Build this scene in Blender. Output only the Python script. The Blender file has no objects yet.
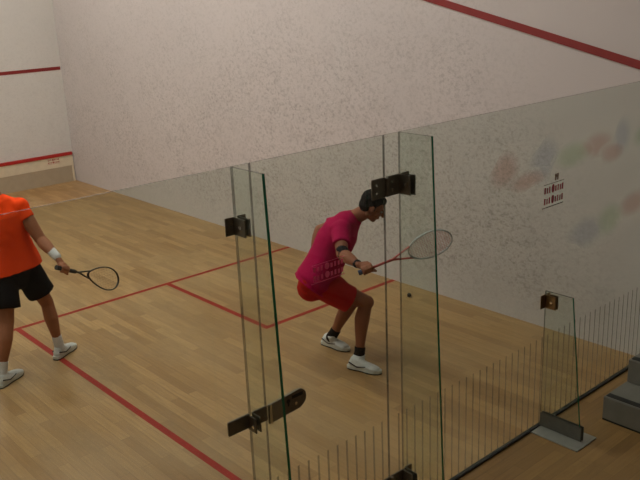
import bpy, bmesh, math, random
from mathutils import Vector, Matrix, noise
random.seed(7)
C = bpy.context.scene.collection
V = Vector
PI = math.pi

# ------------------------------------------------------------------ materials
def new_mat(name):
    m = bpy.data.materials.new(name); m.use_nodes = True
    nt = m.node_tree; nt.nodes.clear()
    out = nt.nodes.new('ShaderNodeOutputMaterial')
    return m, nt, out

def N(nt, t, **kw):
    n = nt.nodes.new(t)
    for k, v in kw.items():
        if k in n.inputs: n.inputs[k].default_value = v
        else: setattr(n, k, v)
    return n

def math_node(nt, op, a, b=None, clamp=False):
    n = nt.nodes.new('ShaderNodeMath'); n.operation = op; n.use_clamp = clamp
    for i, x in enumerate((a, b)):
        if x is None: continue
        if isinstance(x, (int, float)): n.inputs[i].default_value = x
        else: nt.links.new(x, n.inputs[i])
    return n.outputs[0]

def mix_col(nt, fac, a, b, blend='MIX'):
    n = nt.nodes.new('ShaderNodeMix'); n.data_type = 'RGBA'; n.blend_type = blend
    for sock, x in ((n.inputs[0], fac), (n.inputs[6], a), (n.inputs[7], b)):
        if isinstance(x, (int, float)): sock.default_value = x
        elif isinstance(x, tuple): sock.default_value = (*x, 1) if len(x) == 3 else x
        else: nt.links.new(x, sock)
    return n.outputs[2]

def maprange(nt, v, a, b, c=0., d=1., smooth=True):
    n = nt.nodes.new('ShaderNodeMapRange')
    if smooth: n.interpolation_type = 'SMOOTHSTEP'
    nt.links.new(v, n.inputs[0])
    for i, x in enumerate((a, b, c, d)): n.inputs[i + 1].default_value = x
    return n.outputs[0]

def tex_coord(nt, scale=(1, 1, 1), rot=(0, 0, 0)):
    tc = nt.nodes.new('ShaderNodeTexCoord'); mp = nt.nodes.new('ShaderNodeMapping')
    nt.links.new(tc.outputs['Object'], mp.inputs[0])
    mp.inputs['Scale'].default_value = scale; mp.inputs['Rotation'].default_value = rot
    return mp.outputs[0]

def noise_tex(nt, vec, scale, detail=2, rough=.5):
    n = nt.nodes.new('ShaderNodeTexNoise')
    nt.links.new(vec, n.inputs['Vector'])
    n.inputs['Scale'].default_value = scale; n.inputs['Detail'].default_value = detail
    n.inputs['Roughness'].default_value = rough
    return n.outputs['Fac']

def plain(name, col, rough=.6, metal=0., spec=.5, vary=.12, scale=12, bump=0., bscale=60):
    """procedural surface: base colour with a soft mottling and optional grain"""
    m, nt, out = new_mat(name)
    p = nt.nodes.new('ShaderNodeBsdfPrincipled')
    vec = tex_coord(nt)
    f = noise_tex(nt, vec, scale, 3)
    dark = tuple(c * (1 - vary) for c in col); lite = tuple(min(1, c * (1 + vary)) for c in col)
    nt.links.new(mix_col(nt, f, dark, lite), p.inputs['Base Color'])
    p.inputs['Roughness'].default_value = rough; p.inputs['Metallic'].default_value = metal
    p.inputs['Specular IOR Level'].default_value = spec
    if bump:
        b = nt.nodes.new('ShaderNodeBump'); b.inputs['Strength'].default_value = bump
        b.inputs['Distance'].default_value = .004
        nt.links.new(noise_tex(nt, vec, bscale, 3), b.inputs['Height'])
        nt.links.new(b.outputs[0], p.inputs['Normal'])
    nt.links.new(p.outputs[0], out.inputs[0])
    return m

def wall_mat(name, base, marks):
    """painted plaster with rubbed-on squash-ball marks"""
    m, nt, out = new_mat(name)
    p = nt.nodes.new('ShaderNodeBsdfPrincipled')
    tc = nt.nodes.new('ShaderNodeTexCoord')
    sep = nt.nodes.new('ShaderNodeSeparateXYZ'); nt.links.new(tc.outputs['Object'], sep.inputs[0])
    vec = tex_coord(nt, (1, 1.0, 1.0), (.5, 0, 0))
    vecs = tex_coord(nt, (1, .85, 1.1), (.6, 0, 0))
    big = noise_tex(nt, vec, .8, 3)
    col = mix_col(nt, big, tuple(c * .93 for c in base), tuple(c * 1.05 for c in base))
    s1 = maprange(nt, noise_tex(nt, vecs, 27, 3, .7), .47, .66)
    s2 = maprange(nt, noise_tex(nt, vecs, 60, 2, .6), .46, .66)
    s3 = maprange(nt, noise_tex(nt, vecs, 5, 5, .8), .44, .68)
    z = sep.outputs[2]; y = sep.outputs[1]
    mz = math_node(nt, 'MULTIPLY', maprange(nt, z, .0, .45, .25, 1), maprange(nt, z, 4.2, 1.0))
    if marks:
        # the band of play: fades out high up, and low-rear corner above shoulder height stays clean
        yy = math_node(nt, 'SUBTRACT', y, math_node(nt, 'MULTIPLY', z, .55))
        my = maprange(nt, yy, -.55, .8)
        mf = maprange(nt, y, 10.5, 4.5, .65, 1)
        dens = math_node(nt, 'MULTIPLY', math_node(nt, 'MULTIPLY', mz, my), mf)
        lo = maprange(nt, z, .0, .5, .55, 1)
        dens = math_node(nt, 'MULTIPLY', dens, maprange(nt, noise_tex(nt, vec, 1.6, 3), .25, .62, .45, 1))
    else:
        dens = math_node(nt, 'MULTIPLY', mz, .22)
    sp = math_node(nt, 'ADD', math_node(nt, 'MULTIPLY', s1, .6), math_node(nt, 'MULTIPLY', s2, .35))
    sp = math_node(nt, 'ADD', sp, math_node(nt, 'MULTIPLY', s3, .30))
    fac = math_node(nt, 'MULTIPLY', math_node(nt, 'MULTIPLY', sp, dens), .60, clamp=True)
    col = mix_col(nt, fac, col, (.16, .145, .12))
    nt.links.new(col, p.inputs['Base Color'])
    p.inputs['Roughness'].default_value = .55; p.inputs['Specular IOR Level'].default_value = .25
    b = nt.nodes.new('ShaderNodeBump'); b.inputs['Strength'].default_value = .12; b.inputs['Distance'].default_value = .003
    nt.links.new(noise_tex(nt, vec, 45, 3), b.inputs['Height']); nt.links.new(b.outputs[0], p.inputs['Normal'])
    nt.links.new(p.outputs[0], out.inputs[0])
    return m

def wood_mat(name, c1, c2, along_y=True, length=.55, width=.066, rough=.38, worn=(.45, .37, .25), bumpy=.03, wornf=.45):
    m, nt, out = new_mat(name)
    p = nt.nodes.new('ShaderNodeBsdfPrincipled')
    vec = tex_coord(nt, (1, 1, 1), (0, 0, PI / 2 if along_y else 0))
    br = nt.nodes.new('ShaderNodeTexBrick'); nt.links.new(vec, br.inputs['Vector'])
    br.offset = .37; br.offset_frequency = 2; br.squash = 1
    for k, v in (('Scale', 1), ('Mortar Size', .0011), ('Mortar Smooth', .3), ('Bias', 0), ('Brick Width', length), ('Row Height', width)):
        br.inputs[k].default_value = v
    br.inputs['Color1'].default_value = (*c1, 1); br.inputs['Color2'].default_value = (*c2, 1)
    br.inputs['Mortar'].default_value = (*(c * .62 for c in c2), 1)
    gr = noise_tex(nt, tex_coord(nt, (1, 1, 1) if False else ((26, 1.6, 1) if along_y else (1.6, 26, 1))), 2.2, 4, .6)
    col = mix_col(nt, maprange(nt, gr, .3, .7, .0, .35), br.outputs['Color'], tuple(c * .6 for c in c2))
    wv = tex_coord(nt, (1, .45, 1) if along_y else (.45, 1, 1))
    w = maprange(nt, noise_tex(nt, wv, 1.3, 5, .65), .42, .66)
    col = mix_col(nt, math_node(nt, 'MULTIPLY', w, wornf), col, worn)
    g = maprange(nt, noise_tex(nt, wv, 2.6, 6, .75), .52, .72)
    col = mix_col(nt, math_node(nt, 'MULTIPLY', g, .35), col, tuple(c * .62 for c in c2))
    nt.links.new(col, p.inputs['Base Color'])
    nt.links.new(maprange(nt, w, 0, 1, rough, rough + .15), p.inputs['Roughness'])
    b = nt.nodes.new('ShaderNodeBump'); b.inputs['Strength'].default_value = bumpy; b.inputs['Distance'].default_value = .002
    nt.links.new(br.outputs['Fac'], b.inputs['Height']); b.invert = True
    nt.links.new(b.outputs[0], p.inputs['Normal'])
    nt.links.new(p.outputs[0], out.inputs[0])
    return m

def glass_mat(name, tint):
    """toughened sheet glass: green body tint plus a clear surface reflection"""
    m, nt, out = new_mat(name)
    tr = nt.nodes.new('ShaderNodeBsdfTransparent')
    vec = tex_coord(nt)
    f = noise_tex(nt, vec, .9, 2)
    nt.links.new(mix_col(nt, f, tuple(t * .985 for t in tint), tint), tr.inputs[0])
    gl = nt.nodes.new('ShaderNodeBsdfGlossy'); gl.inputs['Roughness'].default_value = .01
    fr = nt.nodes.new('ShaderNodeFresnel'); fr.inputs[0].default_value = 1.5
    ge = nt.nodes.new('ShaderNodeNewGeometry')
    fac = math_node(nt, 'MULTIPLY', fr.outputs[0], math_node(nt, 'SUBTRACT', 1., ge.outputs['Backfacing']))
    mx = nt.nodes.new('ShaderNodeMixShader')
    nt.links.new(fac, mx.inputs[0]); nt.links.new(tr.outputs[0], mx.inputs[1]); nt.links.new(gl.outputs[0], mx.inputs[2])
    # faint dusty film of hand prints on the pane
    df = nt.nodes.new('ShaderNodeBsdfDiffuse'); df.inputs[0].default_value = (.6, .62, .55, 1)
    mx2 = nt.nodes.new('ShaderNodeMixShader')
    nt.links.new(maprange(nt, noise_tex(nt, vec, 2.5, 4), .3, .8, .003, .012), mx2.inputs[0])
    nt.links.new(mx.outputs[0], mx2.inputs[1]); nt.links.new(df.outputs[0], mx2.inputs[2])
    nt.links.new(mx2.outputs[0], out.inputs[0])
    return m

def film_mat(name, col, alpha):
    """translucent printed film or etching on the glass"""
    m, nt, out = new_mat(name)
    tr = nt.nodes.new('ShaderNodeBsdfTransparent')
    df = nt.nodes.new('ShaderNodeBsdfPrincipled'); df.inputs['Base Color'].default_value = (*col, 1); df.inputs['Roughness'].default_value = .5
    mx = nt.nodes.new('ShaderNodeMixShader')
    vec = tex_coord(nt)
    nt.links.new(maprange(nt, noise_tex(nt, vec, 9, 3), .25, .75, alpha * .8, min(1, alpha * 1.15)), mx.inputs[0])
    nt.links.new(tr.outputs[0], mx.inputs[1]); nt.links.new(df.outputs[0], mx.inputs[2])
    nt.links.new(mx.outputs[0], out.inputs[0])
    return m

def blob_mat(name, col):
    """tinted transparent patch, soft toward its rim"""
    m, nt, out = new_mat(name)
    tr = nt.nodes.new('ShaderNodeBsdfTransparent')
    tc = nt.nodes.new('ShaderNodeTexCoord')
    vm = nt.nodes.new('ShaderNodeVectorMath'); vm.operation = 'SUBTRACT'; vm.inputs[1].default_value = (.5, .5, .5)
    nt.links.new(tc.outputs['Generated'], vm.inputs[0])
    sc = nt.nodes.new('ShaderNodeVectorMath'); sc.operation = 'MULTIPLY'; sc.inputs[1].default_value = (2, 0, 2)
    nt.links.new(vm.outputs[0], sc.inputs[0])
    ln = nt.nodes.new('ShaderNodeVectorMath'); ln.operation = 'LENGTH'; nt.links.new(sc.outputs[0], ln.inputs[0])
    f = maprange(nt, ln.outputs['Value'], 1.0, .25)
    nt.links.new(mix_col(nt, f, (1., 1., 1.), col), tr.inputs[0])
    nt.links.new(tr.outputs[0], out.inputs[0])
    return m

def emis(name, col, s):
    m, nt, out = new_mat(name)
    e = nt.nodes.new('ShaderNodeEmission'); e.inputs[0].default_value = (*col, 1); e.inputs[1].default_value = s
    nt.links.new(e.outputs[0], out.inputs[0]); return m

def knit_mat(name, col, rough=.85, sheen=.0):
    m, nt, out = new_mat(name)
    p = nt.nodes.new('ShaderNodeBsdfPrincipled')
    vec = tex_coord(nt)
    f = noise_tex(nt, vec, 7, 3)
    nt.links.new(mix_col(nt, f, tuple(c * .85 for c in col), tuple(min(1, c * 1.1) for c in col)), p.inputs['Base Color'])
    p.inputs['Roughness'].default_value = rough; p.inputs['Sheen Weight'].default_value = sheen; p.inputs['Specular IOR Level'].default_value = .15
    b = nt.nodes.new('ShaderNodeBump'); b.inputs['Strength'].default_value = .5; b.inputs['Distance'].default_value = .012
    nt.links.new(noise_tex(nt, tex_coord(nt, (1, 1, .55), (.4, .7, 0)), 13, 2), b.inputs['Height'])
    nt.links.new(b.outputs[0], p.inputs['Normal'])
    nt.links.new(p.outputs[0], out.inputs[0])
    return m

M = {}
M['wall'] = wall_mat('marked plaster', (.60, .556, .528), True)
M['front'] = wall_mat('front plaster', (.67, .65, .60), False)
M['outer'] = plain('dim plaster', (.30, .28, .24), .8)
M['ceiling'] = plain('ceiling paint', (.55, .54, .50), .9)
M['court'] = wood_mat('pale maple strips', (.48, .288, .113), (.32, .175, .06), length=.62, width=.075, worn=(.42, .29, .145))
M['lobby'] = wood_mat('dark parquet', (.36, .20, .065), (.22, .115, .036), False, .5, .08, .35, (.36, .22, .08), wornf=.4)
M['line'] = plain('red line paint', (.32, .022, .012), .6, spec=.25, vary=.2)
M['redwall'] = plain('red wall band', (.24, .018, .016), .5, vary=.12)
M['redtin'] = plain('red tin rail', (.42, .016, .012), .45, vary=.1)
M['cream'] = plain('cream board', (.68, .59, .42), .5)
M['kick'] = plain('beige grey board', (.42, .345, .235), .55, vary=.1)
M['glass'] = glass_mat('sheet glass', (.90, .935, .905))
M['finglass'] = glass_mat('fin glass', (.93, .965, .94))
M['edge'] = film_mat('ground dark green glass edge', (.055, .06, .04), .68)
M['edgefin'] = film_mat('seamed glass edge', (.07, .08, .05), .58)
M['green'] = plain('bright green glass edge', (.015, .20, .11), .12, spec=.8, vary=.4, scale=2)
M['stripe'] = film_mat('etched stripe', (.22, .25, .19), .27)
M['logo'] = film_mat('red print', (.34, .012, .035), .93)
M['logopink'] = film_mat('lit red print on the door', (.9, .15, .30), .8)  # pinker copy of the red print; its through-lit look is put into the colour
M['tinlogo'] = plain('dark red print', (.34, .03, .025), .5)
M['gold'] = film_mat('brown print', (.22, .12, .05), .8)
M['grey'] = film_mat('grey print', (.12, .08, .07), .75)
M['bpink'] = blob_mat('faint pink tint', (.965, .885, .87))
M['bblue'] = blob_mat('faint blue tint', (.905, .93, .97))
M['bgreen'] = blob_mat('faint green tint', (.905, .96, .89))
M['steel'] = plain('dark satin steel', (.17, .145, .11), .38, metal=.6, vary=.3, scale=30)
M['brass'] = plain('bronzed steel', (.26, .17, .085), .35, metal=.8, vary=.35, scale=40)
M['bright'] = plain('bright steel', (.75, .73, .68), .2, metal=1.)
M['black'] = plain('black hole', (.008, .008, .008), .6)
M['zinc'] = plain('brushed zinc', (.42, .42, .38), .38, metal=.55, vary=.2, scale=18)
M['shoeplate'] = plain('smoky clamp metal', (.135, .13, .11), .4, metal=.4, vary=.25, scale=18)
M['step'] = plain('grey step covering', (.20, .19, .165), .5, vary=.22, scale=9, bump=.2)
M['strip'] = plain('black nosing', (.012, .012, .012), .5)
M['skin'] = plain('tanned skin', (.35, .14, .072), .6, spec=.2, vary=.12, scale=9)
M['skin2'] = plain('warm brown skin', (.28, .105, .055), .6, spec=.2, vary=.12, scale=9)
M['hair'] = plain('dark hair', (.010, .007, .005), .8, spec=.2, vary=.5, scale=60, bump=.6, bscale=90)
M['eye'] = plain('eye', (.35, .33, .31), .2)
M['crimson'] = knit_mat('crimson jersey', (.40, .002, .062))
M['redshort'] = knit_mat('red shorts cloth', (.42, .010, .008))
M['orange'] = knit_mat('bright orange jersey', (.95, .07, .006))
M['blackshort'] = knit_mat('black shorts cloth', (.007, .006, .007))
M['white'] = knit_mat('white knit', (.62, .62, .60))
M['blackknit'] = knit_mat('black knit', (.006, .006, .008))
M['shoe'] = plain('pale grey leather', (.62, .64, .62), .45, vary=.25, scale=25)
M['shoedark'] = plain('dark shoe trim', (.03, .03, .035), .5)
M['sole'] = plain('dark sole rubber', (.02, .02, .02), .6)
M['solewhite'] = plain('white sole rubber', (.60, .62, .58), .5)
M['frameblk'] = plain('black racket frame', (.03, .025, .02), .3)
M['framewht'] = plain('pale grey racket frame', (.42, .43, .42), .3)
M['framered'] = plain('red racket throat', (.40, .06, .05), .35)
M['gripblue'] = plain('blue grip tape', (.02, .04, .11), .6)
M['gripblk'] = plain('black grip tape', (.02, .02, .02), .6)
M['stringred'] = film_mat('pale red string', (.55, .16, .17), .8)
M['stringblk'] = film_mat('tan string', (.28, .20, .12), .5)
M['rubber'] = plain('black rubber', (.012, .012, .012), .6)
M['lamp'] = emis('lamp diffuser', (1., .965, .925), 30.)
M['lampdim'] = emis('dim lamp diffuser', (1., .9, .76), 10.)
M['housing'] = plain('lamp housing', (.6, .6, .6), .5)

# ------------------------------------------------------------------ mesh helpers
def link(name, bm, mats, parent=None, smooth=False, origin=None):
    me = bpy.data.meshes.new(name)
    if origin is not None: bmesh.ops.translate(bm, verts=bm.verts, vec=-V(origin))
    bmesh.ops.recalc_face_normals(bm, faces=bm.faces)
    bm.to_mesh(me); bm.free()
    for m in (mats if isinstance(mats, (list, tuple)) else [mats]): me.materials.append(m)
    if smooth:
        for p in me.polygons: p.use_smooth = True
    o = bpy.data.objects.new(name, me); C.objects.link(o)
    if origin is not None: o.location = origin
    if parent is not None: put_under(o, parent)
    return o

def put_under(o, parent):
    """parent o while keeping where it stands; parents are never rotated or scaled"""
    loc = V((0, 0, 0)); p = parent
    while p is not None: loc += V(p.location); p = p.parent
    o.location = V(o.location) - loc
    o.parent = parent

def tag(o, label=None, cat=None, group=None, kind=None):
    if label: o['label'] = label
    if cat: o['category'] = cat
    if group: o['group'] = group
    if kind: o['kind'] = kind
    return o

def empty(name, loc, label, cat, group=None):
    o = bpy.data.objects.new(name, None); C.objects.link(o); o.location = loc
    o.empty_display_size = .1
    return tag(o, label, cat, group)

def box(bm, a, b, mi=0, bevel=0.):
    a, b = V(a), V(b)
    r = bmesh.ops.create_cube(bm, size=1)
    bmesh.ops.scale(bm, vec=b - a, verts=r['verts'])
    bmesh.ops.translate(bm, vec=(a + b) / 2, verts=r['verts'])
    fs = {f for v in r['verts'] for f in v.link_faces}
    for f in fs: f.material_index = mi
    if bevel:
        es = list({e for v in r['verts'] for e in v.link_edges})
        bmesh.ops.bevel(bm, geom=es, offset=bevel, segments=2, affect='EDGES', clamp_overlap=True)
    return fs

def prism(bm, pts, z0, z1, axis='z', mi=0, bevel=0):
    """extrude a polygon. axis y: pts are (x,z); axis z: (x,y); axis x: (y,z)"""
    def mk(p, h):
        return {'z': (p[0], p[1], h), 'y': (p[0], h, p[1]), 'x': (h, p[0], p[1])}[axis]
    a = [bm.verts.new(mk(p, z0)) for p in pts]; b = [bm.verts.new(mk(p, z1)) for p in pts]
    n = len(pts); fs = [bm.faces.new(a[::-1]), bm.faces.new(b)]
    for i in range(n): fs.append(bm.faces.new((a[i], a[(i + 1) % n], b[(i + 1) % n], b[i])))
    for f in fs: f.material_index = mi
    if bevel:
        es = list({e for f in fs for e in f.edges})
        bmesh.ops.bevel(bm, geom=es, offset=bevel, segments=2, affect='EDGES', clamp_overlap=True)
    return fs

def tube(bm, pts, rads, lat=None, n=14, flat=(False, False), closed=False):
    """watertight loft. rads: r or (lateral, depth). lat: lateral direction(s)."""
    pts = [V(p) for p in pts]; k = len(pts)
    rads = [(r, r) if isinstance(r, (int, float)) else r for r in rads]
    T = []
    for i in range(k):
        if closed: t = pts[(i + 1) % k] - pts[i - 1]
        else: t = pts[min(i + 1, k - 1)] - pts[max(i - 1, 0)]
        T.append(t.normalized())
    if lat is None:
        u = V((0, 0, 1)) if abs(T[0].z) < .9 else V((1, 0, 0))
        lat = T[0].cross(u)
    lats = lat if isinstance(lat, list) else None
    cur = V(lats[0]) if lats else V(lat)
    rings = []
    def ring(p, t, l, ra, rb):
        l = (l - t * l.dot(t)).normalized(); d = t.cross(l)
        return [bm.verts.new(p + l * (ra * math.cos(a)) + d * (rb * math.sin(a))) for a in (2 * PI * j / n for j in range(n))], l
    def cap(i, sgn):
        out = []
        for a in (30, 58, 78):
            s, c = math.sin(math.radians(a)), math.cos(math.radians(a))
            h = min(rads[i]) * s
            out.append((pts[i] + T[i] * sgn * h, T[i], rads[i][0] * c, rads[i][1] * c))
        return out
    seq = []
    if not closed and not flat[0]: seq += [(p, t, ra, rb, 0) for p, t, ra, rb in reversed(cap(0, -1))]
    seq += [(pts[i], T[i], rads[i][0], rads[i][1], i) for i in range(k)]
    if not closed and not flat[1]: seq += [(p, t, ra, rb, k - 1) for p, t, ra, rb in cap(k - 1, 1)]
    for p, t, ra, rb, i in seq:
        l = V(lats[i]) if lats else cur
        rg, l2 = ring(p, t, l, ra, rb)
        if not lats: cur = l2
        rings.append(rg)
    fs = []
    m = len(rings)
    for i in range(m if closed else m - 1):
        a, b = rings[i], rings[(i + 1) % m]
        for j in range(n): fs.append(bm.faces.new((a[j], a[(j + 1) % n], b[(j + 1) % n], b[j])))
    if not closed:
        fs.append(bm.faces.new(rings[0][::-1])); fs.append(bm.faces.new(rings[-1]))
    return fs

def ell(bm, c, r, axes=None, sub=3):
    """ellipsoid; axes = three directions for the three radii"""
    g = bmesh.ops.create_icosphere(bm, subdivisions=sub, radius=1)
    a = axes or (V((1, 0, 0)), V((0, 1, 0)), V((0, 0, 1)))
    for v in g['verts']:
        q = v.co.copy(); v.co = V(c) + a[0] * q.x * r[0] + a[1] * q.y * r[1] + a[2] * q.z * r[2]

def fuse(name, bm, mat, parent=None, voxel=.008, smooth=2, wrinkle=0., wscale=9., origin=None):
    """melt overlapping closed shapes into one continuous surface"""
    bmesh.ops.recalc_face_normals(bm, faces=bm.faces)
    me = bpy.data.meshes.new(name + '_src'); bm.to_mesh(me); bm.free()
    o = bpy.data.objects.new(name, me); C.objects.link(o)
    r = o.modifiers.new('r', 'REMESH'); r.mode = 'VOXEL'; r.voxel_size = voxel; r.adaptivity = 0
    s = o.modifiers.new('s', 'SMOOTH'); s.iterations = smooth; s.factor = .5
    dg = bpy.context.evaluated_depsgraph_get()
    me2 = bpy.data.meshes.new_from_object(o.evaluated_get(dg))
    o.modifiers.clear(); o.data = me2; me2.name = name
    bpy.data.meshes.remove(me)
    me2.materials.clear(); me2.materials.append(mat)
    if wrinkle:
        nr = [v.normal.copy() for v in me2.vertices]
        for v, nn in zip(me2.vertices, nr):
            q = v.co
            w = noise.noise(V((q.x * wscale + q.z * wscale * .6, q.y * wscale, q.z * wscale * .6))) + .5 * noise.noise(q * wscale * 2.3)
            v.co = q + nn * (w * wrinkle)
    if origin is not None:
        for v in me2.vertices: v.co -= V(origin)
        o.location = origin
    for p in me2.polygons: p.use_smooth = True
    if parent is not None: put_under(o, parent)
    return o

# ------------------------------------------------------------------ the setting
W, L = 6.4, 9.75           # court plan
HC = 5.75                  # ceiling
YB = -5.0                  # far side of the viewing area
D = 2.44 / 9.75
def struct(name, bm, m, parent=None, **k):
    o = link(name, bm, m, parent, **k)
    if parent is None: o['kind'] = 'structure'
    return o

bm = bmesh.new(); box(bm, (0, 0, -.1), (W, L, 0)); floor = struct('floor', bm, M['court'])
bm = bmesh.new(); box(bm, (-1, YB, -.1), (W, -.0001, 0)); lobby = struct('floor_outside', bm, M['lobby'])
bm = bmesh.new(); box(bm, (W, YB - .1, -.1), (W + .15, L + .15, HC)); wr = struct('wall_right', bm, M['wall'])
bm = bmesh.new(); box(bm, (-.15, 0, -.1), (0, L + .15, HC)); wl = struct('wall_left', bm, M['front'])
bm = bmesh.new(); box(bm, (-1.15, YB, -.1), (-1, -.0, HC)); struct('wall_left_outside', bm, M['outer'])
bm = bmesh.new(); box(bm, (-1, -.0, -.1), (-.15, .15, HC)); struct('wall_return', bm, M['outer'])
bm = bmesh.new(); box(bm, (0, L, -.1), (W, L + .15, HC)); wf = struct('wall_front', bm, M['front'])
bm = bmesh.new(); box(bm, (-1.15, YB - .1, -.1), (W, YB, HC)); struct('wall_back', bm, M['outer'])
bm = bmesh.new(); box(bm, (-1.15, YB - .1, HC), (W + .15, L + .15, HC + .1)); struct('ceiling', bm, M['ceiling'])

# painted lines on the floor (50 mm wide, a coat of paint thick)
def floor_line(x0, x1, y0, y1, label):
    bm = bmesh.new(); box(bm, (x0, y0, .0), (x1, y1, .0009))
    o = link('court_line', bm, M['line'], floor); o['label'] = label
floor_line(0, W, 4.26, 4.31, 'red painted short line across the court')
floor_line(3.175, 3.225, .0, 4.26, 'red painted half court line')
floor_line(4.75, 4.80, 2.61, 4.26, 'red painted inner side of the service box')
floor_line(4.80, W, 2.61, 2.66, 'red painted rear side of the service box')
floor_line(1.60, 1.65, 2.61, 4.26, 'red painted inner side of the far service box')
floor_line(0, 1.60, 2.61, 2.66, 'red painted rear side of the far service box')

# red bands on the walls
bm = bmesh.new(); box(bm, (0, L - .004, 1.78), (W - .018, L, 1.83)); o = link('service_line', bm, M['redwall'], wf); o['label'] = 'red service line on the front wall'
for (wall, x0, x1) in ((wr, W - .008, W), (wl, 0, .008)):
    bm = bmesh.new()
    prism(bm, [(0, 2.137), (L, 4.577), (L, 4.637), (0, 2.197)], x0, x1, 'x')
    o = link('out_line', bm, M['redwall'], wall); o['label'] = 'sloping red out line'
bm = bmesh.new(); box(bm, (0, L - .004, 4.57), (W, L, 4.62)); link('out_line', bm, M['redwall'], wf)['label'] = 'red out line on the front wall'

# the little printed emblem: two rows of upright strokes round an oval, rules above and below
def emblem(y, cx, cz, s, parent, red, brown, dark, with_top=True, v=1.):
    """printed logo centred at (cx, cz) on the plane y, s metres wide, facing -y"""
    t = .0006
    bm = bmesh.new()
    for zc in (.165, -.165):
        for i, dx in enumerate((-.43, -.31, -.19, .13, .25, .37, .48)):
            wd = .085 if i % 3 else .10
            box(bm, (cx + (dx - wd / 2) * s, y - t, cz + (zc - .095) * s * v), (cx + (dx + wd / 2 - .025) * s, y, cz + (zc + (.075 if i % 2 else .095)) * s * v))
        pts = [(cx + (-.03 + .075 * math.cos(a)) * s, cz + (zc + .01 + .13 * math.sin(a)) * s * v) for a in (2 * PI * j / 18 for j in range(18))]
        prism(bm, pts, y - t, y, 'y')
    link('emblem', bm, red, parent)
    bm = bmesh.new()
    box(bm, (cx - .52 * s, y - t, cz + .335 * s * v), (cx + .55 * s, y, cz + .352 * s * v))
    link('emblem_rule', bm, dark, parent)
    bm = bmesh.new(); box(bm, (cx - .56 * s, y - t, cz - .37 * s * v), (cx + .55 * s, y, cz - .342 * s * v)); link('emblem_rule', bm, dark, parent)
    if with_top:
        bm = bmesh.new()
        for dx in (.08, .19):
            box(bm, (cx + (dx - .035) * s, y - t, cz + .40 * s), (cx + (dx + .045) * s, y, cz + .60 * s))
        box(bm, (cx + .05 * s, y - t, cz + .49 * s), (cx + .22 * s, y, cz + .56 * s))
        link('emblem_crest', bm, brown, parent)

# the tin under the front wall
tin = empty('tin', (3.2, L, 0), 'cream and beige board along the foot of the front wall with a red top rail', 'tin board')
bm = bmesh.new(); box(bm, (0, L - .03, .26), (W - .022, L - .001, .43)); link('board', bm, M['cream'], tin)
bm = bmesh.new(); box(bm, (0, L - .026, .0), (W - .052, L - .001, .26)); o = link('kick_board', bm, M['kick'], tin); o['label'] = 'beige grey lower board'
bm = bmesh.new(); box(bm, (0, L - .045, .43), (W - .022, L - .001, .48), bevel=.006); o = link('top_rail', bm, M['redtin'], tin); o['label'] = 'red top rail'
bm = bmesh.new(); box(bm, (W - .052, L - .032, .0), (W - .022, L - .001, .26)); o = link('end_trim', bm, M['cream'], tin)
emblem(L - .03, 6.05, .375, .19, tin, M['tinlogo'], M['tinlogo'], M['tinlogo'], False, .62)

# ------------------------------------------------------------------ glass back wall
GH = 2.152; GT = .010
def pane(bm, x0, x1, y0, y1, z0, z1, edge_axis):
    """sheet of glass: faces in slot 0, ground edges in slot 1, outer edge in slot 2"""
    for f in box(bm, (x0, y0, z0), (x1, y1, z1)):
        f.normal_update(); n = f.normal
        big = abs(n.y) > .5 if edge_axis == 'y' else abs(n.x) > .5
        f.material_index = 0 if big else 1
        if edge_axis == 'x' and n.y < -.5: f.material_index = 2

def sheet(name, x0, x1, z0=.014, label=None, cat='glass wall', stripes=True):
    o = empty(name, ((x0 + x1) / 2, GT / 2, z0), label, cat)
    bm = bmesh.new(); pane(bm, x0, x1, 0, GT, z0, GH, 'y')
    link('glass_sheet', bm, [M['glass'], M['edge'], M['edge']], o)
    if stripes:
        bm = bmesh.new(); k = math.ceil((x0 + .01) / .064)
        while k * .064 < x1 - .01:
            x = k * .064; box(bm, (x - .006, -.0007, .03), (x + .006, -.0001, .64)); k += 1
        s = link('etched_stripes', bm, M['stripe'], o); s['label'] = 'row of thin upright grey stripes along the foot of the pane'
    return o
gl = sheet('glass_wall', .004, 2.773, label='long fixed glass pane of the back wall left of the door')
gd = sheet('glass_door', 2.778, 3.571, .02, 'narrow glass door in the middle of the back wall, between the two tall fins', 'glass door')
gr = sheet('glass_wall', 3.576, W - .004, label='fixed glass pane right of the door with faint coloured blotches and a red emblem')
emblem(-.0001, 3.185, 1.575, .19, gd, M['logopink'], M['logopink'], M['logopink'], False, .66)
emblem(-.0001, 5.045, 1.575, .205, gr, M['logo'], M['gold'], M['grey'])

def blotch(x, z, rx, rz, seed, mat):  # soft-edged patch of faint colour on the right pane
    bm = bmesh.new(); rnd = random.Random(seed); ph = rnd.uniform(0, 6)
    pts = []
    for j in range(36):
        a = 2 * PI * j / 36; q = 1 + .22 * math.sin(2 * a + ph) + .10 * math.sin(3 * a + ph * 2)
        pts.append((x + rx * q * math.cos(a) + .25 * rz * math.sin(a), z + rz * q * math.sin(a)))
    prism(bm, pts, -.0006, -.0002, 'y')
    link('coloured_blotch', bm, mat, gr)
for i, (x, z, rx, rz, mk) in enumerate((
        (4.55, 1.80, .19, .11, 'bpink'), (4.76, 1.71, .20, .08, 'bpink'), (4.93, 1.80, .18, .15, 'bblue'), (5.24, 1.78, .20, .12, 'bgreen'),
        (5.52, 1.80, .20, .12, 'bpink'), (5.72, 1.72, .19, .07, 'bpink'), (5.84, 1.80, .17, .13, 'bblue'), (6.16, 1.78, .17, .11, 'bgreen'),
        (6.05, 1.31, .20, .13, 'bpink'), (5.48, 1.25, .26, .13, 'bblue'), (5.74, 1.27, .20, .12, 'bgreen'))):
    blotch(x, z, rx, rz, i, M[mk])

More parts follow.
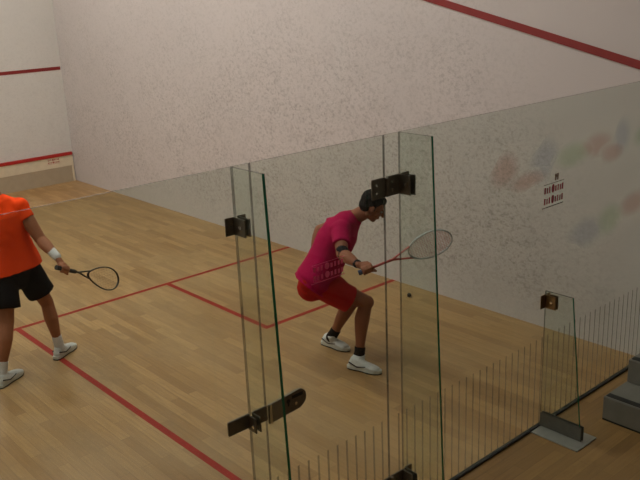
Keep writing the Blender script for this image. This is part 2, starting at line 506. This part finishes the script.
# metal channel holding the panes
bm = bmesh.new()
box(bm, (.0, -.012, .0002), (2.773, GT + .004, .0135)); box(bm, (3.576, -.012, .0002), (W, GT + .004, .0135))
o = link('floor_channel', bm, M['strip']); tag(o, 'thin dark metal channel on the floor holding the glass back wall', 'metal channel')

# ------------------------------------------------------------------ hardware and fins
def plate(name, a, b, mat, parent, bevel=.002):
    bm = bmesh.new(); box(bm, a, b, bevel=bevel); return link(name, bm, mat, parent)

def screw(x, y, z, ax, parent, r=.007, mat=None):
    bm = bmesh.new(); d = {'y': V((0, 1, 0)), 'x': V((1, 0, 0))}[ax]
    tube(bm, [V((x, y, z)) - d * .002, V((x, y, z)) + d * .002], [r, r], n=12, flat=(True, True))
    return link('screw', bm, mat or M['bright'], parent, smooth=False)

def fin(x, depth_top, depth_bot, z0, z1, label, topslope=0.):
    o = empty('glass_fin', (x, -depth_bot / 2, z0), label, 'glass fin')
    bm = bmesh.new(); t = .007
    y1 = -.0015
    pts = [(y1, z0), (y1, z1), (-depth_top, z1 - topslope), (-depth_bot, z0)]
    fs = prism(bm, pts, x - t, x + t, 'x')
    for f in fs:
        f.normal_update(); c = f.calc_center_median()
        if abs(c.x - x) > .004: f.material_index = 0
        elif c.y < -depth_top * .75 and abs(c.z - z1) > .05: f.material_index = 2
        else: f.material_index = 1
    link('glass_sheet', bm, [M['finglass'], M['edgefin'], M['green']], o)
    return o
# left fin, beside the lock side of the door
f1 = fin(2.681, .211, .300, .03, GH, 'tall glass fin left of the door, crossed by the lock')
f2 = fin(3.676, .211, .300, .03, GH, 'tall glass fin right of the door, carrying its hinges')
f3 = fin(5.008, .195, .30, .012, .955, 'short glass fin standing on a metal floor plate')

def clamp(f, x, z0, z1, wl, wr, dy, mat, name='clamp'):
    """a pair of L brackets: wings flat on the pane, plates either side of the fin"""
    bm = bmesh.new()
    box(bm, (x - wl, -.009, z0), (x - .0085, -.0015, z1), bevel=.002)
    box(bm, (x - .0155, -dy, z0), (x - .0085, -.003, z1), bevel=.002)
    c = link(name, bm, mat, f)
    screw(x - wl * .6, -.0095, (z0 + z1) / 2, 'y', c); screw(x - .016, -dy * .62, (z0 + z1) / 2, 'x', c, .009)
    bm = bmesh.new()
    box(bm, (x + .0085, -.009, z0), (x + wr, -.0015, z1), bevel=.002)
    box(bm, (x + .0085, -dy, z0), (x + .0155, -.003, z1), bevel=.002)
    link(name, bm, mat, f)
    return c
clamp(f1, 2.681, 1.868, 1.945, .055, .05, .088, M['steel'])
clamp(f3, 5.008, .845, .935, .058, .045, .085, M['brass'])

# hinges of the door: on the right fin
def hinge(z0, z1, name='hinge'):
    bm = bmesh.new()
    box(bm, (3.475, -.014, z0), (3.566, -.0015, z1), bevel=.003)
    box(bm, (3.578, -.014, z0), (3.667, -.0015, z1), bevel=.003)
    tube(bm, [(3.572, -.016, z0 + .004), (3.572, -.016, z1 - .004)], [.010, .010], n=12, flat=(True, True))
    box(bm, (3.6605, -.085, z0), (3.6675, -.004, z1), bevel=.002)
    h = link(name, bm, M['steel'], f2)
    for x in (3.50, 3.61): screw(x, -.0145, z0 + .03, 'y', h, .006); screw(x, -.0145, z1 - .03, 'y', h, .006)
    screw(3.66, -.06, (z0 + z1) / 2, 'x', h, .011)
    bm = bmesh.new()
    box(bm, (3.6845, -.095, z0), (3.6915, -.004, z1), bevel=.002); box(bm, (3.6845, -.009, z0), (3.74, -.0015, z1), bevel=.002)
    link('bracket', bm, M['steel'], f2)
hinge(1.850, 1.950); hinge(.192, .292)

# lock: keeper plate across pane and fin, long bar with a rounded end on the door
keep = bmesh.new()
box(keep, (2.556, -.014, .966), (2.6725, -.0015, 1.036), bevel=.003)
box(keep, (2.6655, -.065, .955), (2.6725, -.004, 1.030), bevel=.002)
k1 = link('keeper_plate', keep, M['steel'], f1)
screw(2.665, -.045, .985, 'x', k1, .008)
keep = bmesh.new()
box(keep, (2.6895, -.065, .955), (2.6965, -.004, 1.030), bevel=.002); box(keep, (2.6895, -.014, .962), (2.772, -.0015, 1.036), bevel=.003)
link('keeper_plate', keep, M['steel'], f1)
lock = bmesh.new()
pts = [(2.779, .938), (2.95, .953)]
pts += [(2.957 + .047 * math.cos(a), 1.002 + .047 * math.sin(a)) for a in (math.radians(t) for t in range(-80, 81, 16))]
pts += [(2.95, 1.048), (2.779, 1.034)]
prism(lock, pts, -.016, -.0015, 'y', bevel=.003)
lk = link('lock', lock, M['steel'], gd)
b2 = bmesh.new(); box(b2, (2.782, -.019, .938), (2.795, -.0165, 1.036)); link('lock_bar', b2, M['bright'], lk)
b2 = bmesh.new()
pts = [(2.892 + .011 * math.cos(a), 1.012 + .011 * math.sin(a)) for a in (2 * PI * j / 12 for j in range(12))]
prism(b2, pts, -.0175, -.0162, 'y')
prism(b2, [(2.888, .986), (2.896, .986), (2.898, 1.008), (2.886, 1.008)], -.0175, -.0162, 'y')
box(b2, (2.915, -.0175, 1.016), (2.98, -.0162, 1.032))
o = link('keyhole', b2, M['black'], lk); o['label'] = 'black keyhole and slot'
screw(2.935, -.0185, .988, 'y', lk, .008)

# foot of the short fin
bm = bmesh.new(); box(bm, (4.885, -.352, .0003), (5.115, -.014, .0085), bevel=.002)
o = link('floor_plate', bm, M['zinc'], f3); o['label'] = 'pale metal floor plate'
for sx in (-1, 1):
    bm = bmesh.new(); xa = 5.008 + sx * .0085; xb = 5.008 + sx * .0155
    box(bm, (min(xa, xb), -.312, .009), (max(xa, xb), -.006, .108), bevel=.002)
    k = link('shoe_plate', bm, M['shoeplate'], f3)
    for y in (-.08, -.23):
        if sx < 0: screw(xb - .001, y, .06, 'x', k, .008, M['shoeplate'])

# ------------------------------------------------------------------ grey steps on the right
st = empty('staircase', (5.9, -1.2, 0), 'grey stepped platform with black nosing strips standing against the right wall', 'steps')
x0 = 5.36
for i in range(3):
    zt = .17 * (i + 1); xa = x0 + .29 * i
    bm = bmesh.new(); ye = -.248 - .008 * i
    box(bm, (xa, -2.8, .17 * i + (.0 if i == 0 else .0005)), (W - .002, ye, zt), bevel=.005)
    s = link('step', bm, M['step'], st)
    bm = bmesh.new(); box(bm, (xa + .016, -2.79, zt + .0003), (xa + .062, ye - .012, zt + .004)); n_ = link('nosing_strip', bm, M['strip'], s); n_['label'] = 'black nosing strip'
    if i == 0:
        bm = bmesh.new(); box(bm, (xa - .003, -2.79, .0005), (xa - .0003, ye - .004, .012)); n_ = link('foot_trim', bm, M['strip'], s); n_['label'] = 'black foot trim'

# ------------------------------------------------------------------ people
def perp(v, t):
    v = V(v); return (v - t * v.dot(t)).normalized()

def grip_hand(bm, wrist, G, A, fdir=None):
    """hand closed round a handle with axis A (pointing to the racket head) at G"""
    A = V(A).normalized(); wrist = V(wrist); G = V(G)
    e1 = perp(wrist - G, A)                # from handle to palm
    e2 = A.cross(e1)
    R = .027
    pc = G + e1 * .034
    tube(bm, [wrist, wrist.lerp(pc, .5), pc + A * .004], [(.026, .021), (.031, .021), (.040, .020)], lat=A)
    ell(bm, pc, (.043, .020, .030), (A, e1, e2))
    for s, l, r in ((.033, 1.0, .0098), (.011, 1.06, .0100), (-.011, 1.0, .0096), (-.032, .85, .0085)):
        path = []
        for q in (0, .2, .45, .7, 1.0):
            th = math.radians(25 + 215 * q * l)
            path.append(G + A * (s * (1 - .08 * q)) + e1 * (R * math.cos(th)) + e2 * (R * math.sin(th)))
        tube(bm, path, [r, r, r * .96, r * .9, r * .8], n=10)
    path = []
    for q in (0, .35, .7, 1.0):
        th = math.radians(-15 - 130 * q)
        path.append(G + A * (.030 + .022 * q) + e1 * ((R + .004) * math.cos(th)) + e2 * ((R + .004) * math.sin(th)))
    tube(bm, path, [.0135, .012, .0108, .0092], n=10)

def free_hand(bm, wrist, d, palm_n, side):
    """relaxed hand: d along the fingers, palm_n out of the palm, side towards the thumb"""
    d = V(d).normalized(); s = perp(side, d); pn = perp(palm_n, d)
    wrist = V(wrist); pc = wrist + d * .052
    tube(bm, [wrist, pc, wrist + d * .088], [(.026, .020), (.040, .017), (.040, .013)], lat=s)
    for o_, ln, r in ((.030, .072, .0092), (.010, .080, .0095), (-.010, .074, .0090), (-.029, .058, .0080)):
        p0 = wrist + d * .082 + s * o_
        path = [p0]
        ang = 12
        for seg in (.42, .32, .26):
            ang += 20
            a = math.radians(ang)
            path.append(path[-1] + (d * math.cos(a) + pn * math.sin(a)) * ln * seg)
        tube(bm, path, [r, r * .97, r * .9, r * .78], n=10)
    p0 = wrist + d * .028 + s * .022
    tube(bm, [p0, p0 + (s * .7 + d * .6 + pn * .3).normalized() * .035, p0 + (s * .6 + d * .8 + pn * .5).normalized() * .062], [.014, .0115, .0095], n=10)

def limb(bm, a, b, prof, lat=None, bow=None, n=14):
    """prof: list of (t, lateral radius, depth radius)"""
    a, b = V(a), V(b)
    tube(bm, [a.lerp(b, t) for t, _, _ in prof], [(x, y) for _, x, y in prof], lat=lat, n=n)

def person(J, label, skin, fh, up_head, clothes, origin, hold):
    """J: joints in world space. clothes: dict of materials. hold: (G, A) of the racket hand"""
    for k in J: J[k] = V(J[k])
    hipmid = (J['hipR'] + J['hipL']) / 2; shmid = (J['shR'] + J['shL']) / 2
    lh = (J['hipR'] - J['hipL']).normalized(); ls = (J['shR'] - J['shL']).normalized()
    up = (shmid - hipmid).normalized()
    fwd = ls.cross(up); 
    fwd = -fwd if fwd.dot(V(fh)) < 0 else fwd       # chest direction
    neck = J['neck']; head = J['head']
    def torso_tube(b, grow=0., low=-.06, high=1.0, flat=(False, False), belly=0., hang=0.):
        st_ = [(-.15, .160, .106), (-.04, .168, .112), (-.10, .155, .100), (.0, .168, .112), (.22, .150, .102), (.45, .142, .100), (.68, .160, .112), (.86, .168, .108), (1.0, .125, .075), (1.08, .075, .06)]
        st_ = sorted(s for s in st_ if low <= s[0] <= high)
        pts, rr, ll = [], [], []
        tl = (shmid - hipmid).length
        for t, a, d_ in st_:
            c = hipmid + up * (tl * t) + fwd * (.012 * math.sin(t * PI) + belly * (1 - min(1, abs(t - .3) * 2)))
            back = -.030 * math.sin(max(0, min(1, t)) * PI)
            pts.append(c + fwd * back); q_ = grow + hang * max(0, 1 - t / .8); rr.append((a + q_, d_ + q_)); ll.append(lh.lerp(ls, max(0, min(1, t))))
        tube(b, pts, rr, lat=ll, n=24, flat=flat)
    b = bmesh.new()
    torso_tube(b, 0, -.2, 1.0)
    # neck and shoulders
    tube(b, [shmid + up * -.03, neck - up * .01, head - V(up_head) * .03 - V(fh) * .01], [(.085, .07), (.060, .060), (.054, .056)], lat=ls)
    for s in ('R', 'L'):
        ell(b, J['sh' + s], (.066, .062, .062))
        tube(b, [shmid.lerp(neck, .6), J['sh' + s]], [(.06, .05), (.052, .05)], lat=fwd)
        dl = fwd
        limb(b, J['sh' + s], J['el' + s], ((0, .060, .058), (.35, .055, .057), (.7, .047, .050), (1, .043, .043)), lat=dl)
        limb(b, J['el' + s], J['wr' + s], ((0, .044, .044), (.22, .050, .048), (.5, .045, .042), (.8, .033, .029), (1, .029, .024)), lat=dl)
        hipd = J['hip' + s]
        ell(b, hipd - fwd * .035 + up * .01, (.098, .088, .10), (lh, fwd, up))
        kn, an = J['knee' + s], J['an' + s]
        limb(b, hipd, kn, ((0, .090, .095), (.25, .088, .095), (.55, .075, .080), (.85, .058, .060), (1, .054, .056)), lat=lh)
        shin = (an - kn).normalized(); fr = perp(fwd, shin); lt = shin.cross(fr)
        ell(b, kn + fr * .012, (.050, .050, .055))
        pr = ((0, .052, .052, 0), (.14, .053, .055, .006), (.32, .056, .060, .014), (.52, .048, .050, .010), (.75, .036, .038, .003), (.92, .034, .038, 0), (1.0, .036, .042, 0))
        tube(b, [kn.lerp(an, t) - fr * o_ for t, _, _, o_ in pr], [(x, y) for _, x, y, _ in pr], lat=lt)
        ell(b, an, (.034, .040, .038))
        toe = V(J['toe' + s]); heel = V(J['heel' + s])
        ft = (toe - heel).normalized()
        tube(b, [heel + ft * .045 + V((0, 0, .045)), an.lerp(heel.lerp(toe, .5), .5), heel.lerp(toe, .55) + V((0, 0, .036)), toe - ft * .075 + V((0, 0, .032))],
             [(.028, .024), (.030, .030), (.032, .018), (.026, .011)], lat=ft.cross(V((0, 0, 1))))
    # head
    F = V(fh).normalized(); U = perp(up_head, F); Rr = F.cross(U)
    ax = (Rr, F, U)
    ell(b, head + U * .028 - F * .012, (.074, .094, .086), ax)
    ell(b, head - U * .030 + F * .022, (.060, .066, .070), ax)
    ell(b, head - U * .082 + F * .052, (.030, .026, .024), ax, 2)
    tube(b, [head - U * .07 + F * .045 + Rr * .0, head - U * .052 - F * .01 + Rr * .045], [.026, .022])
    tube(b, [head - U * .07 + F * .045, head - U * .052 - F * .01 - Rr * .045], [.026, .022])
    tube(b, [head + F * .084 + U * .012, head + F * .102 - U * .014, head + F * .106 - U * .026], [.009, .012, .014])
    ell(b, head + F * .078 + U * .022, (.046, .012, .010), ax, 2)
    ell(b, head + F * .082 - U * .052, (.022, .010, .006), ax, 2); ell(b, head + F * .080 - U * .062, (.019, .010, .006), ax, 2)
    for s in (-1, 1):
        ell(b, head + Rr * s * .046 + F * .055 - U * .018, (.020, .018, .020), ax, 2)
        ell(b, head + Rr * s * .076 - F * .008 + U * .0, (.009, .018, .030), (Rr, (F - Rr * s * -.4).normalized(), U), 2)
    grip_hand(b, J['wrR'], hold[0], hold[1])
    wd = (J['wrL'] - J['elL']).normalized()
    free_hand(b, J['wrL'], (wd + V((0, 0, -.3))).normalized(), -lh if False else fwd, fwd.cross(wd) * -1)
    body = fuse('person', b, skin, None, .0055, 2, origin=origin)
    tag(body, label, 'person')
    # eyes
    for s in (-1, 1):
        e = bmesh.new(); ell(e, head + F * .073 + Rr * s * .030 + U * .004, (.012, .012, .009), ax, 2); link('eye', e, M['eye'], body, smooth=True)
    # hair
    h = bmesh.new()
    ell(h, head + U * .044 - F * .024, (.080, .092, .083), ax)
    ell(h, head + U * .0 - F * .050, (.069, .056, .066), ax)
    ell(h, head + U * .075 + F * .028, (.056, .050, .034), ax)
    for s in (-1, 1): tube(h, [head + Rr * s * .068 + U * .035 - F * .01, head + Rr * s * .071 - U * .006 + F * .012], [(.012, .02), (.006, .009)], lat=F)
    fuse('hair', h, M['hair'], body, .007, 1, .003, 60)
    # shirt
    c = bmesh.new()
    torso_tube(c, clothes.get('loose', .022), clothes['shirt_low'], 1.0, (True, False), clothes.get('belly', .01), clothes.get('hang', 0.))
    tube(c, [shmid + up * -.04, neck - up * .012], [(.105, .085), (.072, .070)], lat=ls, flat=(False, True))
    for s in ('R', 'L'):
        ell(c, J['sh' + s] + up * .0, (.078, .076, .076))
        tube(c, [shmid.lerp(neck, .5), J['sh' + s]], [(.078, .062), (.066, .062)], lat=fwd)
        q = J['sh' + s].lerp(J['el' + s], clothes['sleeve'])
        tube(c, [J['sh' + s], J['sh' + s].lerp(q, .5), q], [(.072, .070), (.070, .066), (.074, .064)], lat=fwd, flat=(False, True))
    fuse('shirt', c, clothes['shirt'], body, .009, 2, .006, 8)
    # shorts
    c = bmesh.new()
    tl = (shmid - hipmid).length
    tube(c, [hipmid + up * tl * .24, hipmid + up * tl * .08, hipmid, hipmid - up * .07], [(.160, .118), (.180, .128), (.186, .134), (.165, .118)], lat=[lh] * 4, n=24, flat=(True, False))
    for s in ('R', 'L'):
        ell(c, J['hip' + s] - fwd * .030, (.116, .106, .112), (lh, fwd, up))
        q = J['hip' + s].lerp(J['knee' + s], clothes['hem']) - V((0, 0, clothes.get('droop', 0)))
        tube(c, [J['hip' + s], J['hip' + s].lerp(q, .5), q], [(.108, .112), (.112, .112), (.112, .106)], lat=lh, flat=(False, True), n=20)
    fuse('shorts', c, clothes['shorts'], body, .009, 2, .006, 7)
    # socks, shoes
    for s in ('R', 'L'):
        kn, an = J['knee' + s], J['an' + s]
        c = bmesh.new(); shin = (an - kn).normalized(); a0 = an - shin * clothes['sock_h']
        fr = perp(fwd, shin); lt = shin.cross(fr)
        tube(c, [a0, a0.lerp(an, .5), an, an + shin * .02], [(.041, .044), (.040, .043), (.040, .045), (.040, .045)], lat=lt, flat=(True, False))
        fuse('sock', c, clothes['sock'], body, .006, 1, .002, 30)
        toe = V(J['toe' + s]); heel = V(J['heel' + s]); ft = (toe - heel).normalized(); Z = V((0, 0, 1)); sd = ft.cross(Z).normalized(); Z2 = sd.cross(ft)
        ln = .29
        mid = (toe + heel) / 2
        heel = mid - ft * ln / 2; P = lambda a, z_, s_=0: heel + ft * a + Z2 * z_ + sd * s_
        c = bmesh.new()
        tube(c, [P(.045, .045), P(.10, .048), P(.17, .042), P(.215, .036), P(.25, .032)], [(.038, .036), (.041, .038), (.045, .030), (.045, .024), (.038, .018)], lat=sd, n=18)
        tube(c, [P(.050, .045), P(.060, .062), an + V((0, 0, -.012)) + ft * .004, an + V((0, 0, .012)) + ft * .002], [(.034, .038), (.038, .044), (.043, .050), (.043, .048)], lat=sd, flat=(False, True), n=18)
        tube(c, [P(.09, .08), P(.15, .058)], [(.032, .02), (.036, .018)], lat=sd)
        sh = fuse('shoe', c, M['shoe'], body, .006, 1)
        c = bmesh.new()
        def outline(k):
            prof = ((0, .018), (.015, .033), (.06, .038), (.12, .036), (.19, .047), (.24, .044), (.275, .028), (.29, .008))
            return [P(a, k, w) for a, w in prof] + [P(a, k, -w) for a, w in reversed(prof)]
        lo = [c.verts.new(p) for p in outline(.010)]; hi = [c.verts.new(p) for p in outline(.030)]
        c.faces.new(lo[::-1]); c.faces.new(hi)
        for i in range(len(lo)): c.faces.new((lo[i], lo[(i + 1) % len(lo)], hi[(i + 1) % len(lo)], hi[i]))
        o_ = link('midsole', c, M['solewhite'], sh); o_['label'] = 'white midsole'
        c = bmesh.new()
        lo = [c.verts.new(p) for p in outline(.0)]; hi = [c.verts.new(p) for p in outline(.0099)]
        c.faces.new(lo[::-1]); c.faces.new(hi)
        for i in range(len(lo)): c.faces.new((lo[i], lo[(i + 1) % len(lo)], hi[(i + 1) % len(lo)], hi[i]))
        o_ = link('outsole', c, M['sole'], sh); o_['label'] = 'dark outsole'
        c = bmesh.new()
        for a in (.105, .125, .145, .165):
            zz = .102 - (a - .09) * .42
            tube(c, [P(a, zz - .012, -.030), P(a, zz, 0), P(a, zz - .012, .030)], [.004, .004, .004], n=8)
        o_ = link('laces', c, M['shoedark'] if clothes.get('darklace') else M['white'], sh)
        c = bmesh.new()
        for sg in (-1, 1): tube(c, [P(.03, .062, sg * .034), P(.10, .038, sg * .041), P(.17, .052, sg * .041)], [.006, .005, .004], n=8)
        link('side_stripe', c, M['shoedark'], sh)
    return body

# --- player in crimson, lunging low on the right
JR = dict(hipR=(4.576, 1.724, .714), hipL=(4.713, 1.844, .688), kneeR=(4.907, 1.515, .501), kneeL=(4.989, 1.736, .435),
          shR=(4.745, 1.600, 1.105), shL=(5.015, 1.770, 1.090), neck=(4.952, 1.640, 1.165), head=(4.985, 1.500, 1.250),
          elR=(4.576, 1.411, .998), wrR=(4.518, 1.177, .983), elL=(4.905, 2.02, .985), wrL=(4.79, 1.985, .770),
          anR=(4.794, 1.493, .09), anL=(4.893, 1.91, .10),
          heelR=(4.727, 1.551, 0), toeR=(4.818, 1.275, 0), heelL=(4.888, 2.034, 0), toeL=(4.93, 1.74, 0))
GR = V((4.513, 1.094, .974)); bR = V((4.476, 1.141, .943)); tR = V((4.985, .737, 1.173))
axR = (tR - bR).normalized()
pR = person(JR, 'person in a crimson shirt and red shorts lunging low with a racket',
            M['skin2'], (.62, -.50, -.50), (.35, -.35, .85),
            dict(shirt=M['crimson'], shorts=M['redshort'], sock=M['blackknit'], sock_h=.075, sleeve=.66, hem=.68, droop=.035, shirt_low=-.15, belly=.014, loose=.036, hang=.018), (4.82, 1.62, 0),
            (bR + axR * .065, axR))
c = bmesh.new(); e_, w_ = V(JR['elR']), V(JR['wrR'])
limb(c, V(JR['shR']).lerp(e_, .86), e_.lerp(w_, .16), ((0, .046, .046), (.5, .047, .047), (1, .049, .048)))
tube_o = link('elbow_brace', c, M['blackknit'], pR, smooth=True); tube_o['label'] = 'black elbow band'
c = bmesh.new(); limb(c, e_.lerp(w_, .86), e_.lerp(w_, .93), ((0, .032, .030), (1, .032, .030)))
o = link('wristband', c, M['blackknit'], pR, smooth=True); o['label'] = 'thin dark wristband'

# --- player in orange at the left edge, seen from behind
JO = dict(hipR=(3.048, 3.470, .845), hipL=(2.868, 3.440, .850), kneeR=(3.187, 3.462, .477), kneeL=(2.801, 3.323, .471),
          shR=(3.057, 3.396, 1.324), shL=(2.760, 3.523, 1.354), neck=(2.905, 3.466, 1.437), head=(2.845, 3.530, 1.605),
          elR=(3.14, 3.272, 1.064), wrR=(3.168, 3.08, .961), elL=(2.62, 3.60, 1.10), wrL=(2.58, 3.80, .98),
          anR=(3.221, 3.425, .09), anL=(2.681, 3.275, .09),
          heelR=(3.155, 3.385, 0), toeR=(3.402, 3.536, 0), heelL=(2.622, 3.222, 0), toeL=(2.869, 3.373, 0))
bO = V((3.114, 2.995, .911)); tO = V((3.69, 3.18, .600)); axO = (tO - bO).normalized()
pO = person(JO, 'person in a bright orange shirt and black shorts seen from behind',
            M['skin'], (.30, .90, -.15), (-.18, .05, 1.), 
            dict(shirt=M['orange'], shorts=M['blackshort'], sock=M['white'], sock_h=.10, sleeve=.36, hem=.74, shirt_low=-.04, loose=.026, hang=.042, darklace=False), (2.95, 3.36, 0),
            (bO + axO * .075, axO))
c = bmesh.new(); e_, w_ = V(JO['elR']), V(JO['wrR'])
limb(c, e_.lerp(w_, .66), e_.lerp(w_, .98), ((0, .036, .035), (.5, .036, .034), (1, .035, .031)))
o = link('wristband', c, M['white'], pO, smooth=True); o['label'] = 'wide white wristband'

# ------------------------------------------------------------------ rackets
def racket(B, T, wdir, frame, throat, gripm, stringm, hl, hw, label, tear, throat_open=.10, grip_l=.19, string_r=.0009, total=.685):
    B, T = V(B), V(T); A = (T - B).normalized(); Wd = perp(wdir, A); Nn = A.cross(Wd)
    P = lambda a, w: B + A * a + Wd * w
    o = empty('squash_racket', B, label, 'racket')
    c = bmesh.new(); pts = []; nn = 56; hs = total - hl
    for j in range(nn):
        th = 2 * PI * j / nn
        x = hs + hl * .5 * (1 - math.cos(th)); u = (x - hs) / hl
        w = hw * .5 * math.sin(th) * (1 - tear * (1 - u) ** 1.3) * (1 + tear * .12)
        pts.append(P(x, w))
    tube(c, pts, [(.0052, .0105)] * nn, lat=[(p - P(hs + hl / 2, 0)).normalized() for p in pts], n=10, closed=True)
    fr = link('frame', c, frame, o, smooth=True)
    c = bmesh.new()
    j0 = P(hs - throat_open, 0)
    for s in (-1, 1):
        k = int(nn * .10)
        q = pts[k] if s > 0 else pts[-k]
        tube(c, [j0 - A * .02, j0 + (q - j0) * .5 + Wd * s * .004, q], [(.008, .009), (.0055, .009), (.0055, .010)], lat=Wd, n=10)
    tube(c, [P(grip_l - .02, 0), j0], [(.0095, .009), (.009, .009)], lat=Wd, n=12)
    link('throat', c, throat, o, smooth=True)
    c = bmesh.new()
    tube(c, [P(0, 0), P(.015, 0), P(.05, 0), P(grip_l, 0)], [(.0185, .017), (.018, .0165), (.0165, .015), (.0155, .014)], lat=Wd, n=12, flat=(True, True))
    link('grip', c, gripm, o, smooth=False)
    c = bmesh.new()
    def half(u):
        th = math.acos(max(-1, min(1, 1 - 2 * u)))
        return hw * .5 * math.sin(th) * (1 - tear * (1 - u) ** 1.3) * (1 + tear * .12)
    for i in range(1, 19):
        u = i / 19; h_ = half(u) - .004
        if h_ > .01: tube(c, [P(hs + hl * u, -h_), P(hs + hl * u, h_)], [string_r, string_r], lat=Nn, n=5, flat=(True, True))
    for i in range(-7, 8):
        w = i * hw / 16
        us = [q / 120 for q in range(121) if half(q / 120) - .004 > abs(w)]
        if len(us) > 4: tube(c, [P(hs + hl * us[0], w), P(hs + hl * us[-1], w)], [string_r, string_r], lat=Nn, n=5, flat=(True, True))
    link('strings', c, stringm, o)
    return o
vw = V((-.226, -.195, .954))
racket(bR, tR, vw - V((.1, -.2, 0)), M['framewht'], M['framered'], M['gripblue'], M['stringred'], .315, .205,
       'pale grey racket with red throat and strings held by the player in crimson', .12, .10, .10, .0011)
hw_dir = V((3.541, 3.014, .815)) - V((3.510, 2.967, .634))
racket(bO, tO, hw_dir, M['frameblk'], M['frameblk'], M['gripblk'], M['stringblk'], .35, .205,
       'black racket with a teardrop head held by the player in orange', .48, .08, .20, .0005)

# ball
c = bmesh.new(); bmesh.ops.create_icosphere(c, subdivisions=3, radius=.0205)
ball = link('squash_ball', c, M['rubber'], smooth=True); ball.location = (6.155, 2.205, .0207)
tag(ball, 'small dark rubber ball on the court floor near the right wall', 'ball')
c = bmesh.new(); ell(c, (6.155 - .004, 2.205 - .012, .0207 + .0165), (.003, .003, .0015)); 
dot = link('dot', c, M['cream'], ball); dot['label'] = 'tiny pale dot'

# ------------------------------------------------------------------ ceiling lights (out of the picture, but they light it)
def lamp(x, y, sx, sy, mat, label, zc=HC):
    o = empty('ceiling_light', (x, y, zc), label, 'light')
    b_ = bmesh.new(); box(b_, (x - sx / 2 - .03, y - sy / 2 - .03, zc - .08), (x + sx / 2 + .03, y + sy / 2 + .03, zc - .001)); link('housing', b_, M['housing'], o)
    b_ = bmesh.new(); box(b_, (x - sx / 2, y - sy / 2, zc - .09), (x + sx / 2, y + sy / 2, zc - .081)); link('diffuser', b_, mat, o)
for k, (x, y) in enumerate(((1.7, 2.6), (4.3, 2.6), (1.7, 5.2), (4.3, 5.2), (1.7, 7.8), (4.3, 7.8))):
    side = 'right' if x > 3 else 'left'; row = ('rear', 'middle', 'front')[k // 2]
    lamp(x, y, .35, 1.5, M['lamp'], 'lit ceiling light over the %s %s of the court' % (row, side))
lamp(2.6, -3.0, 1.2, .3, M['lampdim'], 'dim ceiling light over the floor outside the court')

# ------------------------------------------------------------------ world, camera, colour
w = bpy.data.worlds.new('World'); bpy.context.scene.world = w; w.use_nodes = True
w.node_tree.nodes['Background'].inputs[0].default_value = (.02, .02, .02, 1)

cam = bpy.data.cameras.new('camera'); co = bpy.data.objects.new('camera', cam); C.objects.link(co)
r_ = V((.74496654, -.66584801, -.04088125)); u_ = V((.22642119, .19472997, .95436559)); f_ = V((.62750163, .72022681, -.29582941))
mt = Matrix(((r_.x, u_.x, -f_.x, .816), (r_.y, u_.y, -f_.y, -2.6705), (r_.z, u_.z, -f_.z, 2.8282), (0, 0, 0, 1)))
co.matrix_world = mt
cam.sensor_width = 36; cam.lens = 811.1 / 640 * 36; cam.clip_start = .05
sc = bpy.context.scene; sc.camera = co
sc.view_settings.view_transform = 'Standard'; sc.view_settings.look = 'None'
sc.view_settings.exposure = 0; sc.view_settings.gamma = 1; sc.view_settings.use_curve_mapping = False
sc.cycles.transparent_max_bounces = 32
sc.cycles.max_bounces = 8
